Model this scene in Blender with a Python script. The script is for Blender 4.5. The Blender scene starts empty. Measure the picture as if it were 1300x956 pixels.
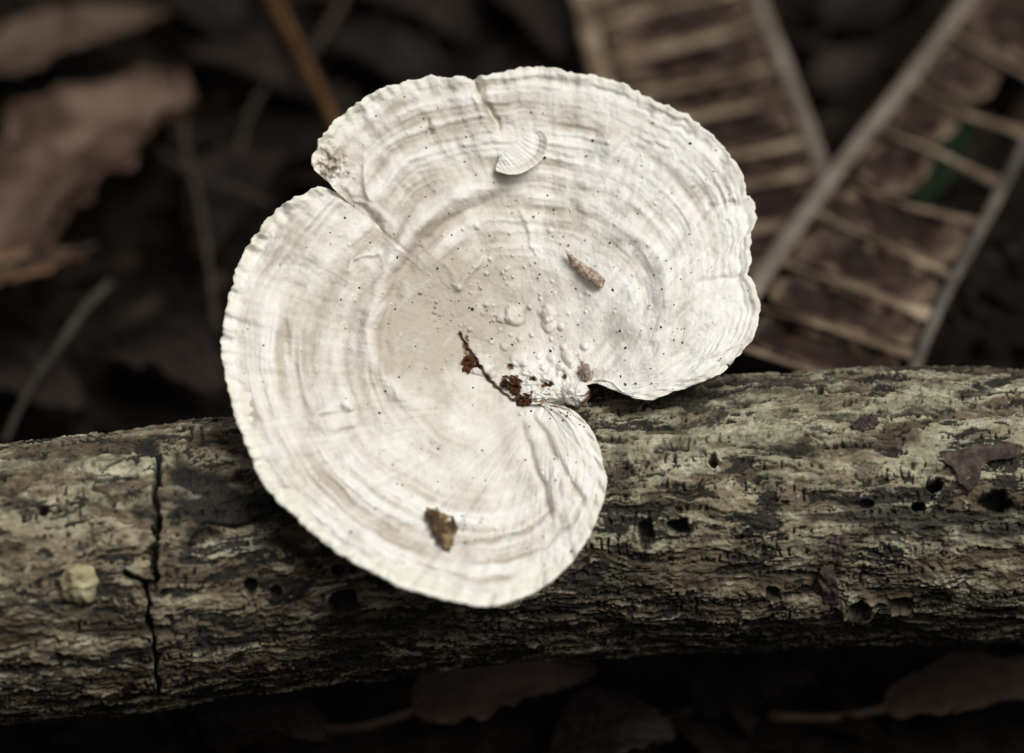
import bpy, math, random
import numpy as np
from mathutils import Vector

# ------------------------------------------------------------------ camera, sky, sun, exposure
scene = bpy.context.scene
PITCH = math.radians(42.0)
DIST = 0.48                       # metres from lens to the log's axis
LENS, SENSOR = 90.0, 36.0
S = DIST * SENSOR / LENS / 1300.0  # metres per photo pixel at that distance
ST, CT = math.sin(PITCH), math.cos(PITCH)
FWD = np.array([0.0, CT, -ST]); RGT = np.array([1.0, 0, 0]); UPV = np.array([0.0, ST, CT])
C0 = np.array([0.0, 0.0, 0.0785])
CAM = C0 - FWD * DIST

cam_data = bpy.data.cameras.new("camera")
cam = bpy.data.objects.new("camera", cam_data)
scene.collection.objects.link(cam)
cam.location = CAM
cam.rotation_euler = (math.radians(90) - PITCH, 0, 0)
cam_data.lens = LENS; cam_data.sensor_width = SENSOR; cam_data.sensor_fit = 'HORIZONTAL'
cam_data.clip_start = 0.01; cam_data.clip_end = 200
cam_data.dof.use_dof = True
cam_data.dof.focus_distance = DIST - 130 * S
cam_data.dof.aperture_fstop = 6.6
cam_data.dof.aperture_blades = 7
scene.camera = cam

SUN_EL, SUN_AZ = math.radians(62), math.radians(112)   # azimuth from +Y towards +X
world = bpy.data.worlds.new("World"); scene.world = world
world.use_nodes = True
wn = world.node_tree.nodes; wl = world.node_tree.links
wn.clear()
sky = wn.new('ShaderNodeTexSky'); sky.sky_type = 'NISHITA'; sky.sun_disc = False
sky.sun_elevation = SUN_EL; sky.sun_rotation = SUN_AZ
sky.air_density = 1.0; sky.dust_density = 4.0
hsv = wn.new('ShaderNodeHueSaturation'); hsv.inputs['Saturation'].default_value = 0.2
bg = wn.new('ShaderNodeBackground'); bg.inputs['Strength'].default_value = 0.09
wo = wn.new('ShaderNodeOutputWorld')
wl.new(sky.outputs[0], hsv.inputs['Color']); wl.new(hsv.outputs[0], bg.inputs['Color']); wl.new(bg.outputs[0], wo.inputs[0])
sun_data = bpy.data.lights.new("sun", 'SUN'); sun_data.energy = 1.5; sun_data.angle = math.radians(34)
sun_data.color = (0.995, 0.98, 0.915)
sun = bpy.data.objects.new("sun", sun_data); scene.collection.objects.link(sun)
sd = Vector((math.sin(SUN_AZ) * math.cos(SUN_EL), math.cos(SUN_AZ) * math.cos(SUN_EL), math.sin(SUN_EL)))
sun.rotation_euler = (-sd).to_track_quat('-Z', 'Y').to_euler()
sun.location = (0.6, 0.8, 2)
vs = scene.view_settings
vs.view_transform = 'Standard'; vs.look = 'None'; vs.gamma = 1.0; vs.use_curve_mapping = False
vs.exposure = 0.37
scene.render.engine = 'CYCLES'

# ------------------------------------------------------------------ helpers
rng = np.random.default_rng(7)
random.seed(7)

def P(x, y, d):
    """photo pixel (x, y) at d pixels in front of the log-axis plane -> world"""
    x = np.asarray(x, float); y = np.asarray(y, float); d = np.asarray(d, float)
    dist = DIST - d * S
    k = S * dist / DIST
    return (CAM + FWD * dist[..., None] + RGT * ((x - 650) * k)[..., None] + UPV * ((478 - y) * k)[..., None])

def G(x, y, z):
    """photo pixel -> world point at height z"""
    r = FWD * DIST + RGT * ((x - 650) * S) + UPV * ((478 - y) * S)
    t = (z - CAM[2]) / r[2]
    return CAM + r * t

_perm = np.random.default_rng(3).permutation(4096)
_ang = np.random.default_rng(4).random(4096) * 2 * np.pi
_gx, _gy = np.cos(_ang), np.sin(_ang)
def noise(x, y, seed=0):
    x = np.asarray(x, float) + seed * 17.31; y = np.asarray(y, float) + seed * 41.7
    xi = np.floor(x).astype(np.int64); yi = np.floor(y).astype(np.int64)
    fx = x - xi; fy = y - yi
    def g(ix, iy, dx, dy):
        h = _perm[(_perm[(ix + seed * 131) & 4095] + iy) & 4095]
        return _gx[h] * dx + _gy[h] * dy
    u = fx * fx * fx * (fx * (fx * 6 - 15) + 10); v = fy * fy * fy * (fy * (fy * 6 - 15) + 10)
    a = g(xi, yi, fx, fy); b = g(xi + 1, yi, fx - 1, fy)
    c = g(xi, yi + 1, fx, fy - 1); e = g(xi + 1, yi + 1, fx - 1, fy - 1)
    return 1.5 * ((a + (b - a) * u) * (1 - v) + (c + (e - c) * u) * v)
def fbm(x, y, oct=4, seed=0, gain=0.5):
    s = 0; amp = 1.0; f = 1.0
    for i in range(oct):
        s = s + amp * noise(x * f, y * f, seed + i * 7)
        amp *= gain; f *= 2.03
    return s
def sst(a, b, x):
    t = np.clip((x - a) / (b - a), 0, 1)
    return t * t * (3 - 2 * t)
def pldist(x, y, pts):
    """distance to a polyline, and signed side"""
    best = np.full(np.shape(x), 1e9); side = np.zeros(np.shape(x)); along = np.zeros(np.shape(x)); acc = 0
    tot = sum(math.dist(pts[i], pts[i + 1]) for i in range(len(pts) - 1))
    for (x0, y0), (x1, y1) in zip(pts[:-1], pts[1:]):
        dx, dy = x1 - x0, y1 - y0; L2 = dx * dx + dy * dy; L = math.sqrt(L2)
        t = np.clip(((x - x0) * dx + (y - y0) * dy) / L2, 0, 1)
        ex = x - x0 - t * dx; ey = y - y0 - t * dy
        dd = np.hypot(ex, ey)
        m = dd < best
        side = np.where(m, np.sign(dx * (y - y0) - dy * (x - x0)), side)
        along = np.where(m, (acc + t * L) / tot, along)
        best = np.where(m, dd, best); acc += L
    return best, side, along

def link(o):
    scene.collection.objects.link(o); return o
def tag(o, label=None, cat=None, group=None, kind=None):
    if label: o['label'] = label
    if cat: o['category'] = cat
    if group: o['group'] = group
    if kind: o['kind'] = kind
    return o
def empty(name, loc):
    o = bpy.data.objects.new(name, None); o.empty_display_size = 0.01
    o.location = tuple(loc); return link(o)
def mesh_obj(name, co, quads=None, tris=None, mat=None, parent=None, attrs=None, smooth=True):
    co = np.asarray(co, float).reshape(-1, 3)
    org = np.array(parent.location) if parent is not None else np.zeros(3)
    if parent is not None and parent.parent is not None: org = org + np.array(parent.parent.location)
    if parent is None:
        org = np.array([co[:, 0].mean(), co[:, 1].mean(), co[:, 2].min()])
    me = bpy.data.meshes.new(name)
    nq = 0 if quads is None else len(quads); nt = 0 if tris is None else len(tris)
    idx = []
    if nq: idx.append(np.asarray(quads).ravel())
    if nt: idx.append(np.asarray(tris).ravel())
    idx = np.concatenate(idx).astype(np.int32)
    me.vertices.add(len(co)); me.vertices.foreach_set('co', (co - org).ravel())
    me.loops.add(len(idx)); me.loops.foreach_set('vertex_index', idx)
    starts = np.concatenate([np.arange(nq) * 4, nq * 4 + np.arange(nt) * 3]).astype(np.int32)
    me.polygons.add(nq + nt); me.polygons.foreach_set('loop_start', starts)
    me.polygons.foreach_set('use_smooth', np.full(nq + nt, smooth))
    me.update(calc_edges=True); me.validate()
    for k, v in (attrs or {}).items():
        a = me.attributes.new(k, 'FLOAT', 'POINT'); a.data.foreach_set('value', np.asarray(v, np.float32).ravel())
    if mat: me.materials.append(mat)
    o = bpy.data.objects.new(name, me)
    if parent is not None: o.parent = parent
    else: o.location = tuple(org)
    return link(o)
def gridq(n, m, wrap=False, flip=False, base=0):
    """quads of an n x m vertex grid (row-major); wrap closes the n direction"""
    i = np.arange(n if wrap else n - 1)[:, None]; j = np.arange(m - 1)[None, :]
    i2 = (i + 1) % n
    q = np.stack(np.broadcast_arrays(i * m + j, i * m + j + 1, i2 * m + j + 1, i2 * m + j), -1).reshape(-1, 4) + base
    return q[:, ::-1] if flip else q

def sweep(pts, rad, nseg=10, flat=1.0, up=(0, 0, 1), wob=0.0, seed=0, smoothn=6):
    """tapered tube along world points -> verts, quads, tris"""
    pts = np.asarray(pts, float); rad = np.asarray(rad, float)
    n = (len(pts) - 1) * smoothn + 1
    ts = np.linspace(0, len(pts) - 1, n)
    def cr(a):
        a = np.asarray(a, float)
        ap = np.concatenate([[2 * a[0] - a[1]], a, [2 * a[-1] - a[-2]]])
        out = []
        for t in ts:
            i = min(int(t), len(a) - 2); f = t - i
            p0, p1, p2, p3 = ap[i], ap[i + 1], ap[i + 2], ap[i + 3]
            out.append(0.5 * (2 * p1 + (p2 - p0) * f + (2 * p0 - 5 * p1 + 4 * p2 - p3) * f * f + (3 * p1 - p0 - 3 * p2 + p3) * f ** 3))
        return np.array(out)
    c = cr(pts); r = np.maximum(np.interp(ts, np.arange(len(rad)), rad), 1e-6)
    tan = np.gradient(c, axis=0); tan /= np.linalg.norm(tan, axis=1)[:, None]
    up = np.array(up, float)
    sx = np.cross(tan, up); sx /= np.linalg.norm(sx, axis=1)[:, None]
    sy = np.cross(sx, tan)
    th = np.arange(nseg) / nseg * 2 * np.pi
    rr = r[:, None] * (1 + wob * noise(np.arange(n)[:, None] * 0.55, np.arange(nseg)[None] * 0.9, seed))
    co = c[:, None] + rr[..., None] * (np.cos(th)[None, :, None] * sx[:, None] + flat * np.sin(th)[None, :, None] * sy[:, None])
    v = co.reshape(-1, 3)
    q = []
    for i in range(n - 1):
        for j in range(nseg):
            k = (j + 1) % nseg
            q.append((i * nseg + j, i * nseg + k, (i + 1) * nseg + k, (i + 1) * nseg + j))
    v = np.concatenate([v, c[:1] - tan[:1] * r[0] * .3, c[-1:] + tan[-1:] * r[-1] * .3]); a = len(v) - 2
    t = [(a, (j + 1) % nseg, j) for j in range(nseg)] + [(a + 1, (n - 1) * nseg + j, (n - 1) * nseg + (j + 1) % nseg) for j in range(nseg)]
    return v, q, t

def patch(outline, dfun, lift=1.0, thick=2.0, bulge=2.0, rough=0.8, seed=0, n=48, rings=7, curl=0.0, jag=0.06):
    """thin flake traced as a pixel outline lying on the surface dfun(x, y)"""
    o = np.array(outline, float); o2 = np.concatenate([o, o[:1]])
    L = np.concatenate([[0], np.cumsum(np.hypot(*np.diff(o2, axis=0).T))])
    t = np.linspace(0, L[-1], n, endpoint=False)
    ox = np.interp(t, L, o2[:, 0]); oy = np.interp(t, L, o2[:, 1])
    ox = (np.roll(ox, 1) + 2 * ox + np.roll(ox, -1)) / 4; oy = (np.roll(oy, 1) + 2 * oy + np.roll(oy, -1)) / 4
    sz = math.sqrt((ox.max() - ox.min()) * (oy.max() - oy.min()))
    jit = 1 + jag * noise(np.arange(n) * .7, np.zeros(n), seed + 5)
    cx, cy = ox.mean(), oy.mean()
    ks = np.linspace(1, 0.06, rings)
    X = cx + (ox - cx)[None] * ks[:, None] * jit; Y = cy + (oy - cy)[None] * ks[:, None] * jit
    h = bulge * (1 - ks[:, None] ** 2) + rough * noise(X / sz * 5, Y / sz * 5, seed) + curl * ((X - cx) / sz) ** 2 * 4
    D = dfun(X, Y) + lift + h
    top = P(X, Y, D + thick); bot = P(X, Y, D)
    v = np.concatenate([top.reshape(-1, 3), bot.reshape(-1, 3)])
    q = []
    for i in range(rings - 1):
        for j in range(n):
            k = (j + 1) % n
            q.append((i * n + k, i * n + j, (i + 1) * n + j, (i + 1) * n + k))
            b = rings * n
            q.append((b + i * n + j, b + i * n + k, b + (i + 1) * n + k, b + (i + 1) * n + j))
    for j in range(n):
        k = (j + 1) % n; b = rings * n
        q.append((j, k, b + k, b + j))
    ct = len(v); v = np.concatenate([v, top[-1].mean(0)[None], bot[-1].mean(0)[None]])
    tr = []
    for j in range(n):
        k = (j + 1) % n; a = (rings - 1) * n; b = rings * n + a
        tr.append((a + k, a + j, ct)); tr.append((b + j, b + k, ct + 1))
    return v, q, tr

# ------------------------------------------------------------------ materials
def new_mat(name):
    m = bpy.data.materials.new(name); m.use_nodes = True
    nt = m.node_tree; b = nt.nodes['Principled BSDF']
    return m, nt, b
def N(nt, t, **kw):
    n = nt.nodes.new(t)
    for k, v in kw.items():
        if k in n.inputs: n.inputs[k].default_value = v
        else: setattr(n, k, v)
    return n
def ramp(nt, fac, stops):
    r = nt.nodes.new('ShaderNodeValToRGB')
    e = r.color_ramp.elements
    while len(e) < len(stops): e.new(0.5)
    for el, (p, c) in zip(e, stops):
        el.position = p; el.color = (*c, 1)
    nt.links.new(fac, r.inputs[0]); return r.outputs[0]
def mixc(nt, fac, a, b, mode='MIX'):
    m = nt.nodes.new('ShaderNodeMix'); m.data_type = 'RGBA'; m.blend_type = mode
    for s, v in ((m.inputs['Factor'], fac), (m.inputs['A'], a), (m.inputs['B'], b)):
        if hasattr(v, 'is_linked') or hasattr(v, 'links'): nt.links.new(v, s)
        elif isinstance(v, tuple): s.default_value = (*v, 1)
        else: s.default_value = v
    return m.outputs['Result']
def objnoise(nt, scale, detail=5, rough=0.6, stretch=None, coord='Object'):
    tc = nt.nodes.new('ShaderNodeTexCoord'); out = tc.outputs[coord]
    if stretch:
        mp = nt.nodes.new('ShaderNodeMapping'); mp.inputs['Scale'].default_value = stretch
        nt.links.new(out, mp.inputs[0]); out = mp.outputs[0]
    n = nt.nodes.new('ShaderNodeTexNoise'); n.inputs['Scale'].default_value = scale
    n.inputs['Detail'].default_value = detail; n.inputs['Roughness'].default_value = rough
    nt.links.new(out, n.inputs['Vector']); return n.outputs['Fac']
def bump(nt, b, h, dist, strength=1.0):
    n = nt.nodes.new('ShaderNodeBump'); n.inputs['Distance'].default_value = dist; n.inputs['Strength'].default_value = strength
    nt.links.new(h, n.inputs['Height']); nt.links.new(n.outputs[0], b.inputs['Normal'])
def attr(nt, name):
    a = nt.nodes.new('ShaderNodeAttribute'); a.attribute_name = name; return a.outputs['Fac']

def simple(name, stops, scale, rough=0.75, bdist=0.0004, stretch=None, detail=5, bs=None, spec=0.07):
    m, nt, b = new_mat(name)
    f = objnoise(nt, scale, detail, 0.62, stretch)
    nt.links.new(ramp(nt, f, stops), b.inputs['Base Color'])
    b.inputs['Roughness'].default_value = rough
    b.inputs['Specular IOR Level'].default_value = spec
    f2 = objnoise(nt, bs or scale * 4, 4, 0.6, stretch)
    bump(nt, b, f2, bdist)
    return m

# fungus cap
m_cap, nt, b = new_mat('fungus_cap')
f = objnoise(nt, 900, 4, 0.6)
base = ramp(nt, attr(nt, 'zone'), [(0.0, (0.82, 0.80, 0.75)), (0.45, (0.69, 0.65, 0.58)), (1.0, (0.42, 0.36, 0.285))])
base = mixc(nt, 0.18, base, ramp(nt, f, [(0.3, (0.62, 0.58, 0.50)), (0.7, (0.84, 0.825, 0.78))]))
base = mixc(nt, attr(nt, 'rim'), base, (0.80, 0.765, 0.64))
brn = ramp(nt, objnoise(nt, 1500, 3, 0.6), [(0.3, (0.05, 0.02, 0.01)), (0.6, (0.22, 0.10, 0.04))])
base = mixc(nt, attr(nt, 'stain'), base, brn)
nt.links.new(base, b.inputs['Base Color'])
b.inputs['Roughness'].default_value = 0.62
b.inputs['Specular IOR Level'].default_value = 0.25
bump(nt, b, objnoise(nt, 2600, 4, 0.65), 0.00012, 0.8)

m_under = simple('fungus_pores', [(0.3, (0.55, 0.49, 0.38)), (0.7, (0.72, 0.68, 0.57))], 700, 0.8, 0.0002)

# bark
m_bark, nt, b = new_mat('bark')
big = objnoise(nt, 60, 6, 0.65, (0.5, 1, 1)); fine = objnoise(nt, 800, 5, 0.7, (0.6, 1, 1)); mid = objnoise(nt, 210, 6, 0.7, (0.55, 1, 1))
crust = ramp(nt, mid, [(0.30, (0.115, 0.082, 0.054)), (0.43, (0.20, 0.163, 0.108)), (0.55, (0.30, 0.262, 0.178)), (0.70, (0.50, 0.45, 0.33))])
lich = ramp(nt, mid, [(0.25, (0.15, 0.142, 0.095)), (0.5, (0.30, 0.282, 0.19)), (0.72, (0.53, 0.505, 0.38))])
wood = ramp(nt, mid, [(0.3, (0.035, 0.026, 0.017)), (0.5, (0.10, 0.077, 0.048)), (0.72, (0.22, 0.175, 0.115))])
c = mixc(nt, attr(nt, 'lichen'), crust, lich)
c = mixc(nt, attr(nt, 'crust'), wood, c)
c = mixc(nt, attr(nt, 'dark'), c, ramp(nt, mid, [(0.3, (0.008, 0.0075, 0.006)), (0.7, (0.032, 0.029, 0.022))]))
c = mixc(nt, 0.8, c, mixc(nt, 1.0, c, ramp(nt, fine, [(0.28, (0.35, 0.33, 0.31)), (0.5, (1.0, 1.0, 1.0)), (0.75, (1.5, 1.48, 1.42))]), 'MULTIPLY'))
nt.links.new(c, b.inputs['Base Color'])
b.inputs['Roughness'].default_value = 0.7; b.inputs['Specular IOR Level'].default_value = 0.22
bump(nt, b, objnoise(nt, 1500, 5, 0.7, (0.6, 1, 1)), 0.0003, 1.0)

m_soil = simple(spec=0.02, name='soil', stops=[(0.3, (0.004, 0.0035, 0.003)), (0.55, (0.010, 0.008, 0.0065)), (0.8, (0.024, 0.018, 0.014))], scale=120, rough=0.95, bdist=0.003, bs=200)
m_litter = simple('litter', [(0.3, (0.006, 0.005, 0.004)), (0.55, (0.016, 0.012, 0.009)), (0.75, (0.045, 0.032, 0.023))], 45, 0.8, 0.001, bs=300)
m_leaf_pink = simple('leaf_pinkish', [(0.34, (0.020, 0.012, 0.008)), (0.5, (0.070, 0.042, 0.030)), (0.64, (0.14, 0.095, 0.072))], 42, 0.6, 0.0006, bs=260)
m_leaf_brown = simple('leaf_brown', [(0.3, (0.035, 0.023, 0.017)), (0.5, (0.072, 0.048, 0.034)), (0.75, (0.12, 0.085, 0.06))], 60, 0.6, 0.0006, bs=260)
m_leaf_rust = simple('leaf_rust', [(0.3, (0.075, 0.040, 0.025)), (0.5, (0.13, 0.074, 0.045)), (0.75, (0.19, 0.12, 0.075))], 60, 0.6, 0.0006, bs=260)
m_leaf_dark = simple('leaf_dark', [(0.3, (0.006, 0.005, 0.004)), (0.5, (0.012, 0.009, 0.0075)), (0.75, (0.034, 0.025, 0.019))], 60, 0.6, 0.0006, bs=260)
m_green = simple('leaf_green', [(0.3, (0.004, 0.009, 0.004)), (0.7, (0.014, 0.026, 0.012))], 60, 0.5, 0.0003)
m_stick = simple('stick_orange', [(0.3, (0.05, 0.024, 0.010)), (0.7, (0.12, 0.064, 0.027))], 150, 0.6, 0.0004)
m_twig = simple('twig_grey', [(0.3, (0.02, 0.017, 0.014)), (0.7, (0.065, 0.056, 0.046))], 200, 0.7, 0.0004)
m_twig_d = simple('twig_dark', [(0.3, (0.025, 0.02, 0.016)), (0.7, (0.06, 0.046, 0.036))], 200, 0.7, 0.0004)
m_rail = simple('frond_rachis', [(0.3, (0.10, 0.08, 0.064)), (0.55, (0.18, 0.15, 0.12)), (0.75, (0.27, 0.225, 0.18))], 80, 0.65, 0.0004)
m_margin = simple('frond_margin', [(0.3, (0.05, 0.043, 0.037)), (0.55, (0.11, 0.095, 0.08)), (0.75, (0.18, 0.155, 0.13))], 90, 0.65, 0.0004)
m_bar = simple('frond_vein', [(0.32, (0.055, 0.036, 0.024)), (0.5, (0.16, 0.115, 0.077)), (0.68, (0.34, 0.265, 0.185))], 70, 0.65, 0.0004)
m_panel0 = simple('frond_blade', [(0.30, (0.022, 0.013, 0.011)), (0.5, (0.052, 0.032, 0.026)), (0.66, (0.10, 0.066, 0.05)), (0.8, (0.19, 0.135, 0.095))], 75, 0.55, 0.0006, bs=300)
m_panel, nt, b = new_mat('frond_tissue')
pn = objnoise(nt, 85, 6, 0.65)
pc = ramp(nt, pn, [(0.30, (0.008, 0.005, 0.004)), (0.5, (0.024, 0.0135, 0.010)), (0.66, (0.06, 0.036, 0.026)), (0.8, (0.12, 0.08, 0.055))])
pc = mixc(nt, attr(nt, 'edge'), pc, ramp(nt, objnoise(nt, 140, 4), [(0.38, (0.04, 0.025, 0.017)), (0.65, (0.19, 0.135, 0.09))]))
nt.links.new(pc, b.inputs['Base Color']); b.inputs['Roughness'].default_value = 0.6; b.inputs['Specular IOR Level'].default_value = 0.15
bump(nt, b, objnoise(nt, 300, 4), 0.0006)
m_husk = simple('husk', [(0.32, (0.15, 0.085, 0.055)), (0.5, (0.36, 0.26, 0.20)), (0.66, (0.66, 0.58, 0.50))], 1500, 0.55, 0.0001)
m_flake = simple('flake_brown', [(0.36, (0.03, 0.018, 0.011)), (0.52, (0.09, 0.055, 0.03)), (0.66, (0.38, 0.28, 0.14))], 380, 0.55, 0.0002)
m_crumb = simple('crumb', [(0.3, (0.025, 0.010, 0.006)), (0.6, (0.11, 0.045, 0.02)), (0.8, (0.26, 0.14, 0.07))], 1200, 0.5, 0.0002)
m_speck = simple('speck', [(0.3, (0.01, 0.008, 0.006)), (0.7, (0.05, 0.03, 0.02))], 900, 0.6, 0.0001)
m_barkflake = simple('bark_flake', [(0.3, (0.028, 0.020, 0.017)), (0.5, (0.062, 0.046, 0.039)), (0.7, (0.13, 0.10, 0.085))], 420, 0.6, 0.0005, bs=900)
m_bud = simple('bud', [(0.3, (0.24, 0.20, 0.10)), (0.55, (0.42, 0.38, 0.23)), (0.75, (0.62, 0.60, 0.44))], 350, 0.65, 0.0003)

# ------------------------------------------------------------------ log geometry (analytic)
R0 = 172.0
_lx = [-1400, -700, -200, 0, 250, 500, 800, 1050, 1300, 1600, 2100, 2700]
_ly = [905, 835, 768, 744, 712, 684, 657, 646, 643, 644, 655, 680]
def log_yc(x):
    acc = 0                                   # smoothed centre line
    for o_ in (-90, -45, 0, 45, 90): acc = acc + np.interp(np.asarray(x, float) + o_, _lx, _ly) / 5
    return acc
def log_dc(x): return (log_yc(x) - 643) * CT / ST
def log_r(x): return R0 + np.interp(x, [-200, 0, 500, 1300], [8, 5, 0, 0]) + 2.5 * np.sin(np.asarray(x) / 130.0)
def log_depth(x, y):
    r = log_r(x)
    return log_dc(x) + np.sqrt(np.maximum(r * r - (log_yc(x) - y) ** 2, 0))

# cap base sheet: depth in pixels in front of the log-axis plane
def cap_depth(x, y):
    x = np.asarray(x, float); y = np.asarray(y, float)
    dy = y - 495
    dn = 0.32 * dy + 0.38 * 95 * (np.log1p(np.exp(dy / 95)) - 0.693)
    upv = np.where(dy <= 0, 0.00020 * dy * dy, 0)
    lf = np.maximum(690 - x, 0); rt = np.maximum(x - 720, 0)
    d = 148 + dn + upv + 0.24 * lf - 0.00012 * lf * lf - 0.03 * rt
    # dish around the point of attachment
    rr = np.hypot((x - 660) / 1.0, (y - 430) / 0.9)
    d = d - 30 * np.exp(-(rr / 125) ** 2)
    # lobes: right-hand lobe domed, lower-right lobe domed
    d = d + 20 * np.exp(-(((x - 845) / 75) ** 2 + ((y - 385) / 85) ** 2))
    d = d + 26 * np.exp(-(((x - 715) / 48) ** 2 + ((y - 600) / 80) ** 2))
    return d

# ------------------------------------------------------------------ ground
LOGY = lambda xw: None
def ground_z(x, y):
    z = 0.006 * fbm(x * 14, y * 14, 4, 11) + 0.002 * fbm(x * 70, y * 70, 3, 12)
    z = z + 0.020 * np.exp(-(((x - 0.085) / 0.10) ** 2 + ((y - 0.13) / 0.09) ** 2))
    for sx in (-0.27, 0.28):
        z = z + 0.034 * np.exp(-(((x - sx) / 0.075) ** 2 + ((y + 0.01) / 0.09) ** 2))
    far = np.hypot(x, y)
    z = z + sst(0.8, 6, far) * 0.25 * noise(x * 0.5, y * 0.5, 3)
    z = z + sst(0.55, 4.5, far) * 2.6  # raised banks out of view, added to block low sky light
    return z
u = np.linspace(-1, 1, 361)
gx = 0.42 * u + 59.6 * np.abs(u) ** 9 * np.sign(u); gy = 0.15 + gx
X, Y = np.meshgrid(gx, gy, indexing='ij')
ground = mesh_obj('ground', np.stack([X, Y, ground_z(X, Y)], -1), gridq(361, 361, flip=True), mat=m_soil)
ground['kind'] = 'structure'
ground['label'] = 'dark humus soil of the forest floor under the log'

# ------------------------------------------------------------------ log
log_root = empty('log', G(650, 670, 0.0) * np.array([1, 1, 0]) + np.array([0, 0, 0.03]))
tag(log_root, 'fallen branch with rough grey-green crusty bark lying across the forest floor', 'log')
xs = np.concatenate([np.linspace(-1250, -90, 60)[:-1], np.arange(-90, 1390, 1.3), np.linspace(1390, 2550, 60)])
ph = np.concatenate([np.radians(np.linspace(-180, -96, 22)[:-1]), np.radians(np.linspace(-96, 100, 430)), np.radians(np.linspace(100, 180, 20)[1:-1])])
XX, PH = np.meshgrid(xs, ph, indexing='ij')
A = PH * R0                                       # arc coordinate, + is up
YC, DC, RR = log_yc(XX), log_dc(XX), log_r(XX)
YS = YC - RR * np.sin(PH)                         # screen row of the bare cylinder
wx = XX + 26 * fbm(XX / 110, A / 60, 3, 21); wa = A + 9 * fbm(XX / 70, A / 40, 3, 22)
seam = 1 - sst(2.3, 2.9, np.abs(PH))
# crust (pale outer bark) against bare dark wood
cr = fbm(wx / 120, wa / 34, 5, 23, 0.58)
bias = np.interp(XX, [0, 200, 420, 760, 900, 1300], [0.16, 0.02, -0.1, 0.10, 0.20, 0.14]) + np.interp(PH, [-1.6, -0.8, -0.3, 0.3, 1.1, 1.5], [-0.25, -0.14, 0.02, 0.16, 0.14, 0.0])
crust = sst(-0.10, 0.10, cr + bias)
lich = sst(-0.15, 0.35, fbm(wx / 150, wa / 60, 4, 27) + np.interp(XX, [0, 500, 800, 1300], [-0.25, -0.25, 0.28, 0.22]) + np.interp(PH, [-1, 0, 0.8], [-0.35, 0.1, 0.2]))
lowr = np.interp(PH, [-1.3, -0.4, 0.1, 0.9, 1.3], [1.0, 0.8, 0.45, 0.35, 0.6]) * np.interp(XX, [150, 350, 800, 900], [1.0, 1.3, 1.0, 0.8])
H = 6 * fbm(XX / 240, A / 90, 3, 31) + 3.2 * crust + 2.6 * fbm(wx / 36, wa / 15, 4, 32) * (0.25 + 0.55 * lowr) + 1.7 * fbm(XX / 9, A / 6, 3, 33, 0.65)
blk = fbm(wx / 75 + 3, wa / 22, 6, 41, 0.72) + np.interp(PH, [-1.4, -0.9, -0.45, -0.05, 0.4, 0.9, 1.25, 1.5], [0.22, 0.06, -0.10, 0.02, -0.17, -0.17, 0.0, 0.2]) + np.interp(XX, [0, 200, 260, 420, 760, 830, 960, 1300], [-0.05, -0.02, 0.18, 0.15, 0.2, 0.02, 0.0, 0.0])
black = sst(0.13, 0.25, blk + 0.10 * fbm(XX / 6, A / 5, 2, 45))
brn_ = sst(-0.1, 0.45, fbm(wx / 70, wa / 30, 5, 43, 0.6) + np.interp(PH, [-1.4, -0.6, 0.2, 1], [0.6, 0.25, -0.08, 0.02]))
# long fissures along the grain
fis = np.abs(fbm(wx / 190, wa / 20, 3, 35)); fm = sst(0.0, 0.4, fbm(XX / 160, A / 50, 2, 36) + 0.12)
fissure = (1 - sst(0.0, 0.10, fis)) * fm * np.clip(lowr, 0, 1)
# short transverse nicks
nk = noise(XX / 5.6 + 0.5 * noise(XX / 20, A / 20, 40), A / 14, 37); nm = sst(0.12, 0.34, fbm(XX / 130, A / 17, 3, 38))
nick = sst(0.24, 0.44, nk) * nm
H = H - 4.0 * fissure - 4.5 * nick
dark = np.maximum(np.maximum(0.55 * fissure, 0.9 * nick), 0.97 * black); crust = crust * (1 - 0.75 * brn_)
H = H - 2.0 * black
def spot(x, y, rx, ry, seed=0, rag=0.35):
    q = np.hypot((XX - x) / rx, (YS - y) / ry)
    q = q + rag * fbm(XX / (0.6 * rx + 4), YS / (0.6 * ry + 4), 3, 50 + seed)
    return np.where(np.abs(PH) < 1.62, q, 9)
# insect holes
for i, (x, y, rx, ry, dep) in enumerate([(862, 668, 15, 10, 34), (820, 678, 10, 20, 20), (1186, 617, 11, 9, 30), (1165, 644, 9, 7, 22),
        (1262, 637, 22, 15, 34), (437, 764, 20, 15, 38), (56, 651, 7, 6, 20), (318, 745, 9, 11, 20), (430, 725, 9, 8, 18), (350, 752, 8, 8, 14),
        (1145, 770, 16, 10, 18), (250, 553, 9, 7, 16), (1040, 498, 6, 5, 14), (1078, 514, 5, 4, 14), (905, 588, 6, 9, 14), (1100, 640, 10, 6, 12), (980, 752, 10, 7, 14)]):
    q = spot(x, y, rx, ry, i, 0.22)
    k = 1 - sst(0.7, 1.05, q)
    H = H - dep * k + 2.2 * np.exp(-((q - 1.25) / 0.22) ** 2)
    dark = np.maximum(dark, k)
# raised knot ring
q = spot(1090, 772, 17, 16, 30, 0.15)
H = H + 9 * np.exp(-((q - 1.05) / 0.28) ** 2) - 14 * (1 - sst(0.45, 0.8, q)); dark = np.maximum(dark, 0.9 * (1 - sst(0.5, 0.85, q)))
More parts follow.
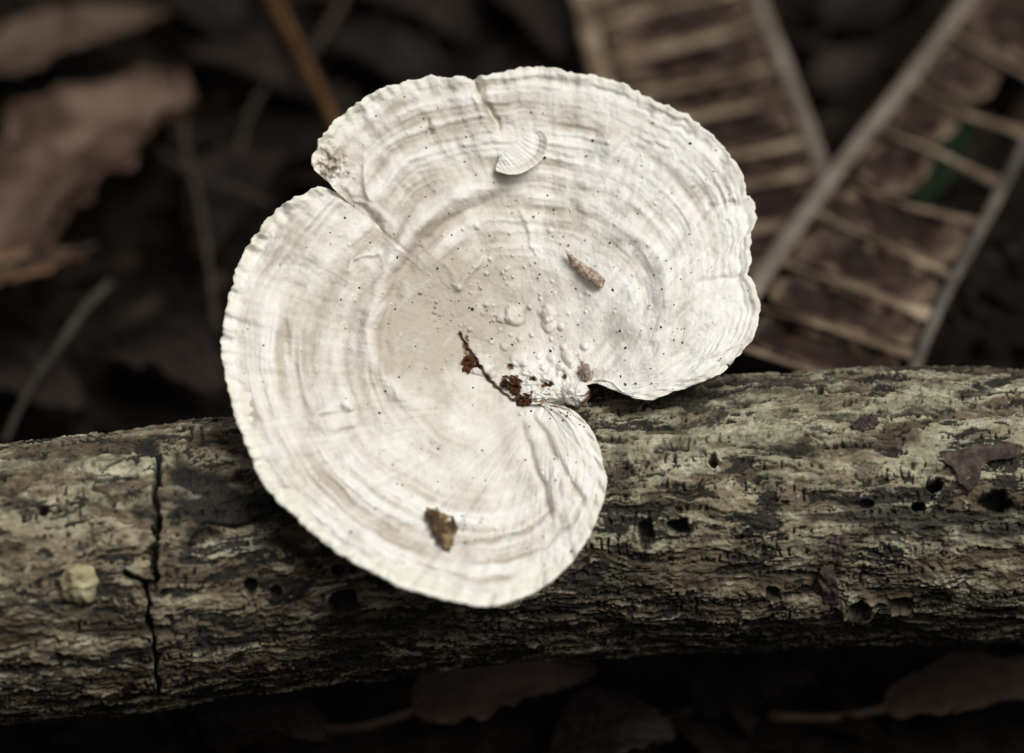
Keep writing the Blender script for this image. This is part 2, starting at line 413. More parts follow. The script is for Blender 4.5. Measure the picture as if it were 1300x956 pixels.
# dark bare patches and streaks, plus shade painted beside and below the cap's lobes
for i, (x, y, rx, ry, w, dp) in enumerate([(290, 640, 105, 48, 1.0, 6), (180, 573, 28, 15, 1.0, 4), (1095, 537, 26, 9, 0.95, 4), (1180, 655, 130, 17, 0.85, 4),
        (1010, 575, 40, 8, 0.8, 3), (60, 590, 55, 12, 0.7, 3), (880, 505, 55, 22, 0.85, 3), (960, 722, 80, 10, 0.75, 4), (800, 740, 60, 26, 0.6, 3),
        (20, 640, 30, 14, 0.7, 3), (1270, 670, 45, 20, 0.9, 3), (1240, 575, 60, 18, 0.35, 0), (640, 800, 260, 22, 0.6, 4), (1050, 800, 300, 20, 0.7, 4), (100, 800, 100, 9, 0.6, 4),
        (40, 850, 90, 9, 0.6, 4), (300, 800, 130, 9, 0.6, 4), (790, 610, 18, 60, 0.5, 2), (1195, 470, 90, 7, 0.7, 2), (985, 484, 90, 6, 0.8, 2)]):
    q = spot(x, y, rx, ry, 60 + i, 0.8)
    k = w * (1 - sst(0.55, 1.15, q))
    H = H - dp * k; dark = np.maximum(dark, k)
# transverse crack on the left, bark stepping down beyond it
for pts, dep, w in (([(203, 585), (197, 625), (201, 660), (193, 700), (198, 738)], 26, 5), ([(160, 728), (182, 738), (196, 742)], 16, 5),
                    ([(187, 742), (190, 790), (196, 830), (200, 875)], 24, 4), ([(240, 690), (260, 660), (300, 668), (350, 645)], 9, 4)):
    wxx = XX + 5 * fbm(XX / 16, YS / 16, 3, 71)
    dd, sgn, al = pldist(wxx, YS, pts)
    dd = np.where(np.abs(PH) < 1.6, dd, 99)
    k = 1 - sst(w * 0.35, w, dd)
    H = H - dep * k; dark = np.maximum(dark, k)
H = H - 7 * sst(198, 215, XX) * (1 - sst(300, 420, XX)) * np.exp(-((YS - 645) / 62) ** 2)
# pale scuffs
for i, (x, y, rx, ry) in enumerate([(150, 690, 55, 14), (180, 640, 40, 12), (230, 765, 60, 9), (1050, 600, 70, 20), (1000, 545, 90, 22), (870, 560, 60, 18), (1180, 510, 90, 18), (1080, 740, 40, 14), (90, 600, 70, 18), (1200, 690, 70, 14), (880, 690, 60, 14)]):
    k = 0.9 * (1 - sst(0.4, 1.2, spot(x, y, rx, ry, 90 + i, 0.9)))
    crust = np.maximum(crust, k); H = H + 2 * k; dark = dark * (1 - 0.55 * k)
H = H * seam
rad = RR + H
axy, axd = YC, DC
co = P(XX, YC - rad * np.sin(PH), DC + rad * np.cos(PH))
n, m = XX.shape
q = gridq(n, m)
i = np.arange(n - 1)
q = np.concatenate([q, np.stack([i * m + m - 1, i * m, (i + 1) * m, (i + 1) * m + m - 1], -1)])
c0, c1 = P(xs[[0, -1]], YC[[0, -1], 0], DC[[0, -1], 0])
v = np.concatenate([co.reshape(-1, 3), [c0, c1]])
j = np.arange(m); j2 = (j + 1) % m
tr = np.concatenate([np.stack([np.full(m, n * m), j2, j], -1), np.stack([np.full(m, n * m + 1), (n - 1) * m + j, (n - 1) * m + j2], -1)])
pad = lambda a: np.concatenate([np.clip(a, 0, 1).ravel(), [0.5, 0.5]])
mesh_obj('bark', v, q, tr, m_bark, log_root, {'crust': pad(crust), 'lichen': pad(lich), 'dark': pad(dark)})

flakes = [([(1052, 688), (1062, 676), (1080, 678), (1078, 692), (1070, 705), (1068, 720), (1056, 712), (1060, 700)], 'curled purplish bark flake'),
          ([(1038, 735), (1045, 716), (1058, 718), (1063, 740), (1066, 768), (1058, 776), (1046, 766)], 'hanging brown bark flake'),
          ([(1188, 580), (1196, 572), (1222, 572), (1240, 562), (1280, 560), (1294, 570), (1288, 582), (1262, 584), (1246, 590), (1244, 612), (1232, 624), (1218, 616), (1212, 596)], 'forked brown flake of peeling bark'),
          ([(1080, 540), (1092, 530), (1110, 528), (1118, 536), (1106, 545), (1088, 548)], 'small black bark flake')]
for k, (ol, lb) in enumerate(flakes):
    v, q, t = patch(ol, log_depth, 4, 1.6, 1.5, 3.5, 80 + k, jag=0.12, n=64, rings=9)
    o = mesh_obj('bark_flake', v, q, t, m_barkflake, log_root); o['label'] = lb

# ------------------------------------------------------------------ bracket fungus
OUT = [(757, 482), (767, 481), (780, 486), (789, 497), (805, 506), (825, 508), (852, 498), (888, 486), (915, 474), (938, 450), (956, 428), (962, 406), (963, 383),
       (956, 364), (949, 350), (950, 340), (953, 318), (950, 299), (959, 283), (956, 263), (952, 250), (944, 251), (946, 237), (940, 219), (925, 198), (906, 176), (886, 159),
       (863, 143), (840, 134), (817, 123), (797, 111), (762, 99), (735, 96), (712, 90), (681, 86), (658, 89), (631, 95), (611, 97), (602, 105), (584, 97), (568, 101),
       (549, 98), (518, 105), (487, 113), (456, 130), (425, 157), (404, 180), (404, 190), (395, 203), (399, 214), (414, 227), (430, 246), (419, 242), (405, 237), (386, 247),
       (363, 258), (340, 281), (320, 306), (303, 337), (295, 368), (287, 399), (283, 437), (283, 455), (291, 494), (300, 530), (315, 567), (331, 608), (352, 635), (376, 654), (388, 669),
       (413, 688), (433, 704), (474, 726), (515, 747), (564, 760), (600, 768), (625, 769), (650, 763), (675, 753), (702, 736), (727, 711), (745, 685), (757, 658), (765, 635), (770, 611),
       (763, 582), (757, 559), (745, 538), (730, 523), (716, 516), (695, 512), (676, 513)]
INN = [(757, 484), (745, 489), (720, 494), (697, 501), (676, 514)]
o = np.array(OUT, float)
L = np.concatenate([[0], np.cumsum(np.hypot(*np.diff(o, axis=0).T))])
NS, NT = 1500, 330
# a few more samples where the outline folds
arc = np.linspace(0, L[-1], NS)
def sm(a, w):
    if w < 1: return a
    k = np.exp(-0.5 * (np.arange(-3 * w, 3 * w + 1) / w) ** 2); k /= k.sum()
    return np.convolve(np.pad(a, 3 * w, mode='reflect', reflect_type='odd'), k, mode='valid')
ox = sm(np.interp(arc, L, o[:, 0]), 2); oy = sm(np.interp(arc, L, o[:, 1]), 2)
# crenulated margin
tx, ty = np.gradient(sm(ox, 6)), np.gradient(sm(oy, 6)); tl = np.hypot(tx, ty) + 1e-9
nx, ny = -ty / tl, tx / tl
amp = np.interp(arc, [0, L[9], L[20], L[33], L[45], L[52], L[60], L[66], L[76], L[-1]], [0.6, 1.6, 3.4, 3.0, 3.6, 3.0, 3.2, 2.4, 1.5, 1.3])
cren = amp * (0.8 * fbm(arc / 15, arc * 0 + .3, 3, 101) + 0.7 * (0.35 - np.abs(noise(arc / 11, arc * 0 + .7, 102))))
ox += nx * cren; oy += ny * cren
sin_ = np.linspace(0, 1, NS)
inn = np.array(INN, float); ip = sm(np.interp(arc, [0, L[10], L[40], L[76], L[-1]], [0, 1, 2, 3, 4]), 40)
ix = np.interp(ip, range(5), inn[:, 0]); iy = np.interp(ip, range(5), inn[:, 1])
Lr = np.hypot(ox - ix, oy - iy); Ls = sm(Lr, 48)
sox, soy = sm(ox, 40), sm(oy, 40)
arc2 = np.concatenate([[0], np.cumsum(np.hypot(np.diff(sox), np.diff(soy)))])
PHI = np.unwrap(np.arctan2(oy - 470, ox - 700))
t = np.linspace(0, 1, NT) ** 0.9
T, SI = np.meshgrid(t, np.arange(NS), indexing='xy')
CX = ix[:, None] + (ox - ix)[:, None] * T; CY = iy[:, None] + (oy - iy)[:, None] * T
M = Ls[:, None] - T * Lr[:, None]                     # pixels in from the (smoothed) margin
ARC = np.broadcast_to(arc2[:, None], M.shape)
edge = (1 - T) * Lr[:, None]                           # pixels in from the true margin
frac = np.clip(1 - M / Ls[:, None], 0, 1.1)
wM = M + 4 * fbm(CX / 70, CY / 70, 3, 110)
ring = 0.75 * noise(wM / 5.5, ARC / 130, 111) + 1.5 * noise(wM / 11.0, ARC / 240, 112) + 2.6 * noise(wM / 26.0, ARC / 500, 113)
rayn = 0.6 * noise(M / 45, ARC / 8.5, 114) + 1.7 * noise(M / 90, ARC / 17, 115) + 2.4 * noise(M / 130, ARC / 40, 119)
outer = sst(0.15, 0.75, frac)
patchy = 0.35 + 0.9 * sst(-0.3, 0.5, fbm(CX / 90, CY / 90, 2, 122))
HC = ring * (0.12 + 1.3 * outer * patchy) + rayn * 0.95 * sst(0.38, 0.85, frac) + 0.9 * fbm(CX / 13, CY / 13, 3, 116) * (0.55 + .45 * outer) + 5.5 * fbm(CX / 75, CY / 75, 3, 117) + 0.35 * fbm(CX / 4.5, CY / 4.5, 2, 118)
zone = 0.40 - 0.30 * ring * outer * patchy + 0.28 * fbm(CX / 45, CY / 45, 5, 120, 0.6) - 0.13 * noise(M / 50, ARC / 9, 123) * outer + 0.07 * fbm(CX / 7, CY / 7, 2, 124) + 0.18 * noise(wM / 9, ARC / 300, 121) * outer
# greyer beige middle, whiter margin; light on the upturned right-hand lobes painted in
zone = zone + 0.80 * np.exp(-(((CX - 570) / 100) ** 2 + ((CY - 390) / 95) ** 2)) + 0.25 * np.exp(-(((CX - 560) / 120) ** 2 + ((CY - 200) / 60) ** 2)) + 0.24 * np.exp(-(((CX - 420) / 90) ** 2 + ((CY - 420) / 140) ** 2))
zone = zone - 0.22 * sst(690, 800, CX) * sst(560, 430, CY) - 0.25 * np.exp(-(((CX - 720) / 50) ** 2 + ((CY - 580) / 70) ** 2)) - 0.28 * (1 - sst(8, 40, edge))
# folds, ridges and grooves
def ridge(pts, h, w, step=0.0, stepw=60, wob=3, z=0.0, seed=0):
    global HC, zone
    dd, sg, al = pldist(CX + wob * noise(CX / 20, CY / 20, 130 + seed), CY + wob * noise(CX / 20, CY / 20, 140 + seed), pts)
    fade = sst(0, 0.12, al) * (1 - sst(0.88, 1.0, al)) if step == 0 else 1 - sst(0.75, 1, al)
    HC = HC + h * np.exp(-(dd / w) ** 2) * fade
    if step: HC = HC + np.where(sg > 0, step * np.exp(-dd / stepw), 0) * fade * sst(0, 1.5, dd * (sg > 0))
    zone = zone + z * np.exp(-(dd / w) ** 2) * fade
ridge([(640, 228), (600, 240), (560, 262), (520, 295), (493, 335), (477, 378), (466, 420), (470, 452), (495, 488), (540, 530)], 11, 11, z=-0.4, seed=1)
ridge([(655, 245), (610, 258), (570, 285), (530, 318), (508, 350), (494, 390), (486, 425), (492, 455), (512, 480)], -6, 8, z=0.22, seed=2)
ridge([(424, 240), (462, 262), (482, 288), (496, 318)], -4.5, 7, z=0.25, seed=3, wob=8)
ridge([(410, 232), (440, 240), (466, 258), (486, 284)], 5, 6, z=-0.1, seed=27, wob=8)
ridge([(470, 262), (462, 225), (462, 195)], 6, 4, z=-0.2, seed=4)
ridge([(600, 98), (614, 130), (628, 155), (640, 178)], -14, 4.5, step=12, stepw=22, z=0.25, seed=5)
ridge([(934, 255), (915, 262), (895, 262)], -5, 4, z=0.2, seed=6)
ridge([(943, 350), (925, 352), (905, 358), (880, 360)], -4, 4, z=0.12, seed=7)
ridge([(770, 290), (810, 300), (840, 335), (850, 375), (845, 410), (820, 445)], 4.5, 12, z=-0.1, seed=8)
ridge([(800, 320), (822, 350), (826, 390), (812, 425)], -4.5, 10, z=0.14, seed=9)
ridge([(672, 520), (690, 552), (712, 590), (735, 630), (752, 650)], -8, 5, z=0.3, seed=10)
ridge([(660, 530), (672, 575), (690, 620), (705, 665)], -7, 4.5, z=0.28, seed=11)
ridge([(390, 540), (405, 522), (430, 512), (455, 518)], 7, 7, z=-0.2, seed=12)
ridge([(405, 550), (440, 540), (475, 525)], 4, 5, z=-0.1, seed=13)
ridge([(440, 350), (448, 330), (470, 322), (486, 318)], 5, 3.5, z=-0.3, seed=14)
ridge([(580, 370), (592, 350), (606, 338), (612, 320)], 5, 4, z=-0.3, seed=15)
ridge([(560, 330), (575, 350), (583, 372)], 3, 4, z=-0.2, seed=16)
ridge([(660, 262), (672, 290), (678, 320)], 3.5, 4, z=-0.2, seed=17)
ridge([(716, 250), (735, 275), (728, 310), (705, 350)], -3.5, 7, z=0.1, seed=18)
ridge([(790, 170), (765, 210), (742, 245)], 3.5, 8, z=-0.1, seed=19)
ridge([(830, 205), (795, 240), (775, 265)], 3.5, 8, z=-0.1, seed=20)
ridge([(545, 600), (500, 640), (470, 700)], -3, 6, z=0.12, seed=21)
ridge([(590, 716), (640, 713), (690, 696), (728, 662), (745, 630)], -3.5, 2.6, z=0.5, seed=22)
ridge([(560, 690), (620, 688), (672, 672), (705, 645)], -3, 2.4, z=0.4, seed=23)
ridge([(470, 690), (530, 716), (600, 738), (660, 730)], -3.5, 3, z=0.35, seed=24)
ridge([(330, 470), (345, 540), (385, 610), (440, 665)], -3.5, 4, z=0.3, seed=25)
ridge([(360, 400), (372, 470), (395, 540)], -3, 4, z=0.3, seed=26)
# broad growth steps that follow the margin
for off, hh, ww in ((22, 2.4, 5), (40, 2.0, 5), (62, 3.0, 8), (98, 3.2, 9), (140, 2.6, 10)):
    mm = wM - off + 5 * noise(ARC / 120, ARC * 0 + off, 150)
    HC = HC + hh * (0.6 + 0.6 * noise(ARC / 90, ARC * 0 + off, 151)) * (1 / (1 + np.exp(np.clip(mm / ww * 2.2, -30, 30))) - 0.5)
# margin curls: thin pale lip, fluted
HC = HC + 2.2 * np.exp(-(edge / 7) ** 2) - 2.0 * np.exp(-((edge - 15) / 6) ** 2) + (4.0 + 3.5 * sst(560, 460, CX)) * (1 - sst(0, 30, edge)) * noise(ARC / 12, edge / 40, 152)
# slanting wrinkles and crowded ridges on the right-hand lobe
rl_ = sst(700, 780, CX) * sst(520, 440, CY)
aa, bb = (CX + CY * 0.9) / 1.35, (CY - CX * 0.9) / 1.35
HC = HC + rl_ * sst(30, 70, edge) * (8.0 * noise(aa / 26, bb / 95, 154) + 3.2 * noise(aa / 11, bb / 60, 155))
HC = HC + rl_ * (1 - sst(45, 75, edge)) * 0.8 * (0.4 + noise(ARC / 70, edge / 30, 158)) * np.sin(edge / 10 * 6.283 + 5 * noise(ARC / 90, edge / 50, 156))
# radial pleats of the lower lobes
lo_ = sst(520, 600, CY)
HC = HC + sst(430, 540, CY) * sst(0.05, 0.5, frac) * (0.9 * noise(M / 70, ARC / 10, 127) + 1.2 * noise(M / 100, ARC / 19, 128))
HC = HC + lo_ * sst(680, 620, CX) * sst(0.3, 0.7, frac) * 4.2 * noise(M / 140, ARC / 22, 157)
# corner knob of the upper-left lobe is rough
kq = np.exp(-(((CX - 418) / 24) ** 2 + ((CY - 210) / 22) ** 2)); HC = HC + 9 * kq * fbm(CX / 8, CY / 8, 3, 153) + 3 * kq; zone = zone + 0.35 * kq + 0.5 * kq * fbm(CX / 8, CY / 8, 3, 159)
# round warts
warts = [(742, 440, 5, 4), (733, 447, 4, 3), (715, 440, 4, 3), (700, 455, 5, 3), (685, 452, 4, 3), (640, 440, 5, 3), (660, 430, 4, 3), (675, 425, 3, 3), (712, 465, 5, 4), (720, 472, 4, 4), (700, 472, 4, 3), (690, 466, 4, 3), (655, 399, 12, 7), (640, 402, 8, 4), (697, 398, 9, 6), (697, 412, 8, 5), (722, 452, 8, 6), (726, 462, 5, 4), (712, 415, 4, 3), (676, 478, 5, 4), (690, 480, 4, 4), (703, 483, 4, 4), (668, 470, 6, 4),
         (612, 462, 14, 6), (622, 470, 9, 5), (660, 455, 10, 4)]
for _ in range(110):
    a = rng.normal(0, 1, 2); warts.append((635 + a[0] * 75, 400 + a[1] * 62, 1.3 + 2.6 * rng.random() ** 2.5, rng.uniform(0.8, 2.4)))
for _ in range(50):
    warts.append((rng.uniform(340, 900), rng.uniform(150, 700), rng.uniform(1.3, 2.6), rng.uniform(0.8, 2.0)))
for (x, y, r, h) in warts:
    box = (np.abs(CX - x) < r * 1.6) & (np.abs(CY - y) < r * 1.6)
    qq = np.hypot(CX[box] - x, CY[box] - y) / r + (0.3 * noise(CX[box] / 12, CY[box] / 12, 125) if r > 4 else 0)
    HC[box] += 1.5 * h * np.clip(1 - (qq / 1.25) ** 2, 0, 1) ** 0.8; zone[box] -= 0.25 * (1 - sst(0.8, 1.2, qq))
# lumpy crust where the cap joins the log, with rust-brown pits and tears
cz = np.exp(-(((CX - 690) / 50) ** 2 + ((CY - 488) / 30) ** 2))
HC = HC + 5 * cz * fbm(CX / 11, CY / 11, 3, 160) + 1.5 * cz
zone = zone - 0.25 * cz
stain = np.zeros_like(HC)
for (x, y, rx, ry, dep, w) in [(676, 481, 4, 3, 5, 1), (692, 490, 5, 4, 6, 1), (699, 488, 3, 5, 5, 1), (675, 499, 3, 3, 4, 1), (716, 479, 3, 3, 4, 1), (702, 505, 3, 3, 3, 1), (722, 508, 4, 3, 4, 1), (648, 466, 4, 4, 5, .9),
                              (653, 488, 8, 11, 8, .9), (641, 486, 5, 8, 8, .9), (664, 507, 11, 7, 8, 1), (690, 509, 14, 3, 3, .9), (716, 513, 10, 2.5, 3, .9), (738, 470, 6, 9, 4, .8), (746, 478, 10, 6, 3, .55), (757, 474, 12, 7, 0, .35), (745, 505, 5, 8, 4, .8),
                              (597, 462, 7, 7, 7, 1), (592, 440, 3, 12, 5, .8), (545, 157, 3, 8, 1, .55), (548, 168, 3, 4, 1, .5), (880, 238, 3, 3, 1, .5), (560, 672, 0.1, 0.1, 0, 0)]:
    qq = np.hypot((CX - x) / rx, (CY - y) / ry) + 0.5 * fbm(CX / 5, CY / 5, 2, 161)
    k = 1 - sst(0.6, 1.25, qq)
    HC = HC - dep * k; stain = np.maximum(stain, w * k)
dd, sg, al = pldist(CX + 2.5 * noise(CX / 7, CY / 7, 165), CY, [(583, 424), (592, 442), (603, 456), (614, 474), (628, 490), (650, 508)])
k = 1 - sst(1.2, 3.2, dd); HC = HC - 7 * k; stain = np.maximum(stain, 0.85 * k)
rim = (1 - sst(2, 16, edge)) * (0.55 + 0.5 * noise(ARC / 30, edge / 10, 166))
taper = sst(0, 10, T * Lr[:, None])
topd = cap_depth(CX, CY) + HC * (0.35 + 0.65 * taper)
topv = P(CX, CY, topd)
# margin roll and underside
thick_e = 5.5
rows = [topv.reshape(NS, NT, 3)]
rb = []
for ang in (35, 70, 105, 140):
    a = math.radians(ang)
    rb.append(P(ox + nx * -0 + (ox - ix) / Lr * 2.2 * math.sin(a), oy + (oy - iy) / Lr * 2.2 * math.sin(a), topd[:, -1] - thick_e * (1 - math.cos(a)) / 2))
NU = 30
tu = np.linspace(1, 0, NU) ** 1.0
UX = ix[:, None] + (ox - ix)[:, None] * tu; UY = iy[:, None] + (oy - iy)[:, None] * tu
base_e = topd[:, -1][:, None]
sm_top = cap_depth(UX, UY)
mixe = sst(0, 0.12, 1 - tu)[None]
UD = (1 - mixe) * base_e + mixe * sm_top - thick_e - 22 * sst(0, 0.6, (1 - tu))[None] - 1.5 * noise(UX / 9, UY / 9, 170)
full = np.concatenate([topv] + [r[:, None] for r in rb] + [P(UX, UY, UD)], 1)
mcols = full.shape[1]
q = gridq(NS, mcols)
ext = lambda a, val: np.concatenate([np.clip(a, 0, 1), np.repeat(np.clip(a[:, -1:], 0, 1), 4, 1) if val is None else np.full((NS, 4), val), np.full((NS, NU), 0.5 if val is None else val)], 1)
attach = P(715, 500, 60)
fung = empty('bracket_fungus', attach)
tag(fung, 'large white fan-shaped bracket fungus with concentric ridges growing on the log', 'fungus')
cap = mesh_obj('cap', full, q, None, m_cap, fung, {'zone': ext(zone, None), 'stain': ext(stain, 0.0), 'rim': ext(rim, 0.5)})

# little shelf growing out of the cap
IN2 = np.array([(629, 212), (634, 200), (645, 188), (662, 174), (682, 166)], float)
OU2 = np.array([(630, 217), (644, 222), (661, 221), (676, 213), (688, 203), (694, 190), (696, 179), (693, 170), (686, 166)], float)
ns, nt_ = 150, 46
def resamp(p, n):
    L = np.concatenate([[0], np.cumsum(np.hypot(*np.diff(p, axis=0).T))]); a = np.linspace(0, L[-1], n)
    return sm(np.interp(a, L, p[:, 0]), 4), sm(np.interp(a, L, p[:, 1]), 4), a
ix2, iy2, _ = resamp(IN2, ns); ox2, oy2, ar2 = resamp(OU2, ns)
t2 = np.linspace(0, 1, nt_)
X2 = ix2[:, None] + (ox2 - ix2)[:, None] * t2; Y2 = iy2[:, None] + (oy2 - iy2)[:, None] * t2
AR = np.broadcast_to(ar2[:, None], X2.shape); E2 = (1 - t2) * np.hypot(ox2 - ix2, oy2 - iy2)[:, None]
h2 = 2 + 20 * t2 ** 0.8 * (0.25 + 0.75 * sst(4, 30, E2[:, :1])) + 0.9 * noise(E2 / 3.0, AR / 40, 180) + 0.9 * noise(E2 / 20, AR / 4.0, 181) + 3.0 * np.exp(-(E2 / 4) ** 2) - 5 * np.exp(-((E2 - 13) / 7) ** 2) * sst(8, 26, E2[:, :1])
D2 = cap_depth(X2, Y2) + 2 + h2
z2 = 0.05 + 0.45 * sst(8, 26, E2[:, :1]) * np.exp(-((E2 - 9) / 4) ** 2) - 0.2 * noise(E2 / 3.0, AR / 40, 180)
bot2 = D2 - np.interp(t2, [0, 0.9, 1], [8, 10, 8])
top2 = P(X2, Y2, D2); b2 = P(X2, Y2, np.maximum(bot2, cap_depth(X2, Y2) - 6))
f2 = np.concatenate([top2, b2[:, ::-1]], 1)
z2f = np.clip(np.concatenate([z2, z2[:, ::-1] * 0 + .6], 1), 0, 1)
mesh_obj('small_shelf', f2, gridq(ns, 2 * nt_), None, m_cap, fung, {'zone': z2f, 'stain': z2f * 0, 'rim': np.concatenate([1 - sst(0, 6, E2), np.ones_like(E2) * .3], 1)})['label'] = 'small half-round shelf sprouting from the cap'

# knobbly foot joining cap and bark
def blob(cx, cy, d, rx, ry, rd, amp, seed, n=64, m=40):
    th = np.linspace(0, 2 * np.pi, n, endpoint=False)[:, None]; p = np.linspace(0.02, np.pi - 0.02, m)[None]
    sx, sy, sz = np.sin(p) * np.cos(th), np.sin(p) * np.sin(th), np.cos(p) + 0 * th
    k = 1 + amp * fbm(sx * 2.3 + 5 + sz, sy * 2.3 + 3 - sz * .7, 3, seed)
    return P(cx + rx * sx * k, cy + ry * sy * k, d + rd * sz * k), gridq(n, m, wrap=True, flip=True), k
for k, (cx, cy, d, rx, ry, rd, am, lb) in enumerate([(712, 504, 88, 40, 17, 42, 0.18, 'stem_foot'), (731, 500, 134, 17, 16, 18, 0.20, 'stem_knob'), (744, 474, 128, 6, 11, 8, 0.3, 'stem_knob'), (706, 500, 126, 20, 10, 13, 0.25, 'stem_knob'), (686, 505, 126, 14, 8, 12, 0.3, 'stem_knob')]):
    v, q, kk = blob(cx, cy, d, rx, ry, rd, am, 200 + k)
    th_ = np.linspace(0, 2 * np.pi, 64, endpoint=False)[:, None]; pp_ = np.linspace(0.02, np.pi - 0.02, 40)[None]
    edge_ = sst(0.62, 0.86, np.sin(pp_) * np.cos(th_ - 0.5) + 0.15 * (kk - 1) / 0.1) if k == 1 else 0
    st = np.clip(edge_ + (0.75 if k == 2 else 0.0) + 0.8 * (np.linspace(0, 1, 40)[None] > 0.62), 0, 1) + 0 * kk
    mesh_obj(lb, v, q, None, m_cap, fung, {'zone': 0.15 + 0 * kk, 'stain': st, 'rim': 0 * kk})

# loose things lying on the cap
def loose(name, ol, mat, label, cat, group=None, dfun=cap_depth, **kw):
    v, q, t = patch(ol, dfun, **kw)
    return tag(mesh_obj(name, v, q, t, mat), label, cat, group)
loose('dry_husk', [(717, 318), (724, 322), (738, 333), (756, 343), (769, 356), (767, 364), (760, 366), (748, 357), (735, 347), (724, 335)], m_husk,
      'speckled tan husk lying on the white cap', 'husk', lift=2, thick=3, bulge=5, rough=1.5, seed=301)
loose('leaf_scrap', [(539, 650), (546, 643), (560, 648), (574, 656), (582, 668), (578, 682), (572, 700), (566, 702), (560, 690), (549, 674)], m_flake,
      'curled brown leaf scrap stuck to the cap near its lower margin', 'leaf scrap', lift=2.5, thick=0.8, bulge=0.5, rough=2.5, seed=302, curl=3, jag=0.3)
for k, (ol, lb) in enumerate([([(588, 452), (597, 447), (606, 456), (610, 467), (600, 472), (589, 470), (586, 462)], 'dark brown crumb in the tear left of the notch'),
                              ([(648, 481), (655, 477), (661, 486), (661, 499), (652, 502), (646, 494)], 'upright rust-brown crumb wedged in the notch'),
                              ([(655, 506), (664, 502), (676, 507), (673, 514), (660, 516)], 'flat dark crumb at the tip of the notch'),
                              ([(640, 480), (645, 483), (644, 493), (637, 491), (635, 485)], 'little black crumb beside the rust-brown one')]):
    loose('bark_crumb', ol, m_crumb, lb, 'crumb', 'brown crumbs caught in the notch of the cap', lift=-3, thick=2, bulge=2, rough=7, seed=310 + k, n=40, rings=8, jag=0.38)
# specks
sv, st_ = [], []
ico = np.array([(0, 0, 1), (1, 0, 0.2), (0.2, 1, 0.1), (-1, 0.1, 0), (-.1, -1, .2), (0, 0, -1)], float)
itr = [(0, 1, 2), (0, 2, 3), (0, 3, 4), (0, 4, 1), (5, 2, 1), (5, 3, 2), (5, 4, 3), (5, 1, 4)]
sel = []
while len(sel) < 330:
    x, y = (rng.normal(700, 110), rng.normal(380, 110)) if rng.random() < 0.55 else (rng.uniform(300, 955), rng.uniform(95, 760))
    k = np.argmin((ox - x) ** 2 + (oy - y) ** 2)
    sidx = rng.integers(0, NS); tt = rng.random() ** 0.6 * 0.95
    if rng.random() < 0.6:
        dist2 = (CX[::6, ::4] - x) ** 2 + (CY[::6, ::4] - y) ** 2
        a = np.unravel_index(np.argmin(dist2), dist2.shape)
        if dist2[a] > 60: continue
        i_, j_ = a[0] * 6, a[1] * 4
    else:
        i_, j_ = sidx, int(tt * (NT - 1))
    sel.append((i_, j_))
for (i_, j_) in sel:
    r = rng.uniform(0.7, 1.9) * (1.5 if rng.random() < 0.12 else 1)
    a = rng.uniform(0, 6.3); e = rng.uniform(0.5, 1.0)
    bx = r * (ico[:, 0] * math.cos(a) - ico[:, 1] * math.sin(a) * e); by = r * (ico[:, 0] * math.sin(a) + ico[:, 1] * math.cos(a) * e)
    st_ += [tuple(len(sv) + q_ for q_ in t_) for t_ in itr]
    sv += list(P(CX[i_, j_] + bx, CY[i_, j_] + by, topd[i_, j_] + 0.4 + r * 0.6 * ico[:, 2]))
tag(mesh_obj('dirt_specks', sv, None, st_, m_speck), 'tiny black dirt specks sprinkled over the white cap', 'dirt', kind='stuff')

# button on the bark at the left
v, q, kk = blob(101, 741, float(log_depth(101., 741.)) + 12, 23, 25, 20, 0.16, 230)
bud = empty('button_fungus', P(101, 741, float(log_depth(101., 741.))))
tag(bud, 'small cream-yellow button fungus on the bark left of the crack', 'fungus')
mesh_obj('cap', v, q, None, m_bud, bud)
v, q, kk = blob(97, 730, float(log_depth(97., 730.)) + 22, 13, 10, 11, 0.2, 231)
mesh_obj('crown', v, q, None, m_bud, bud)

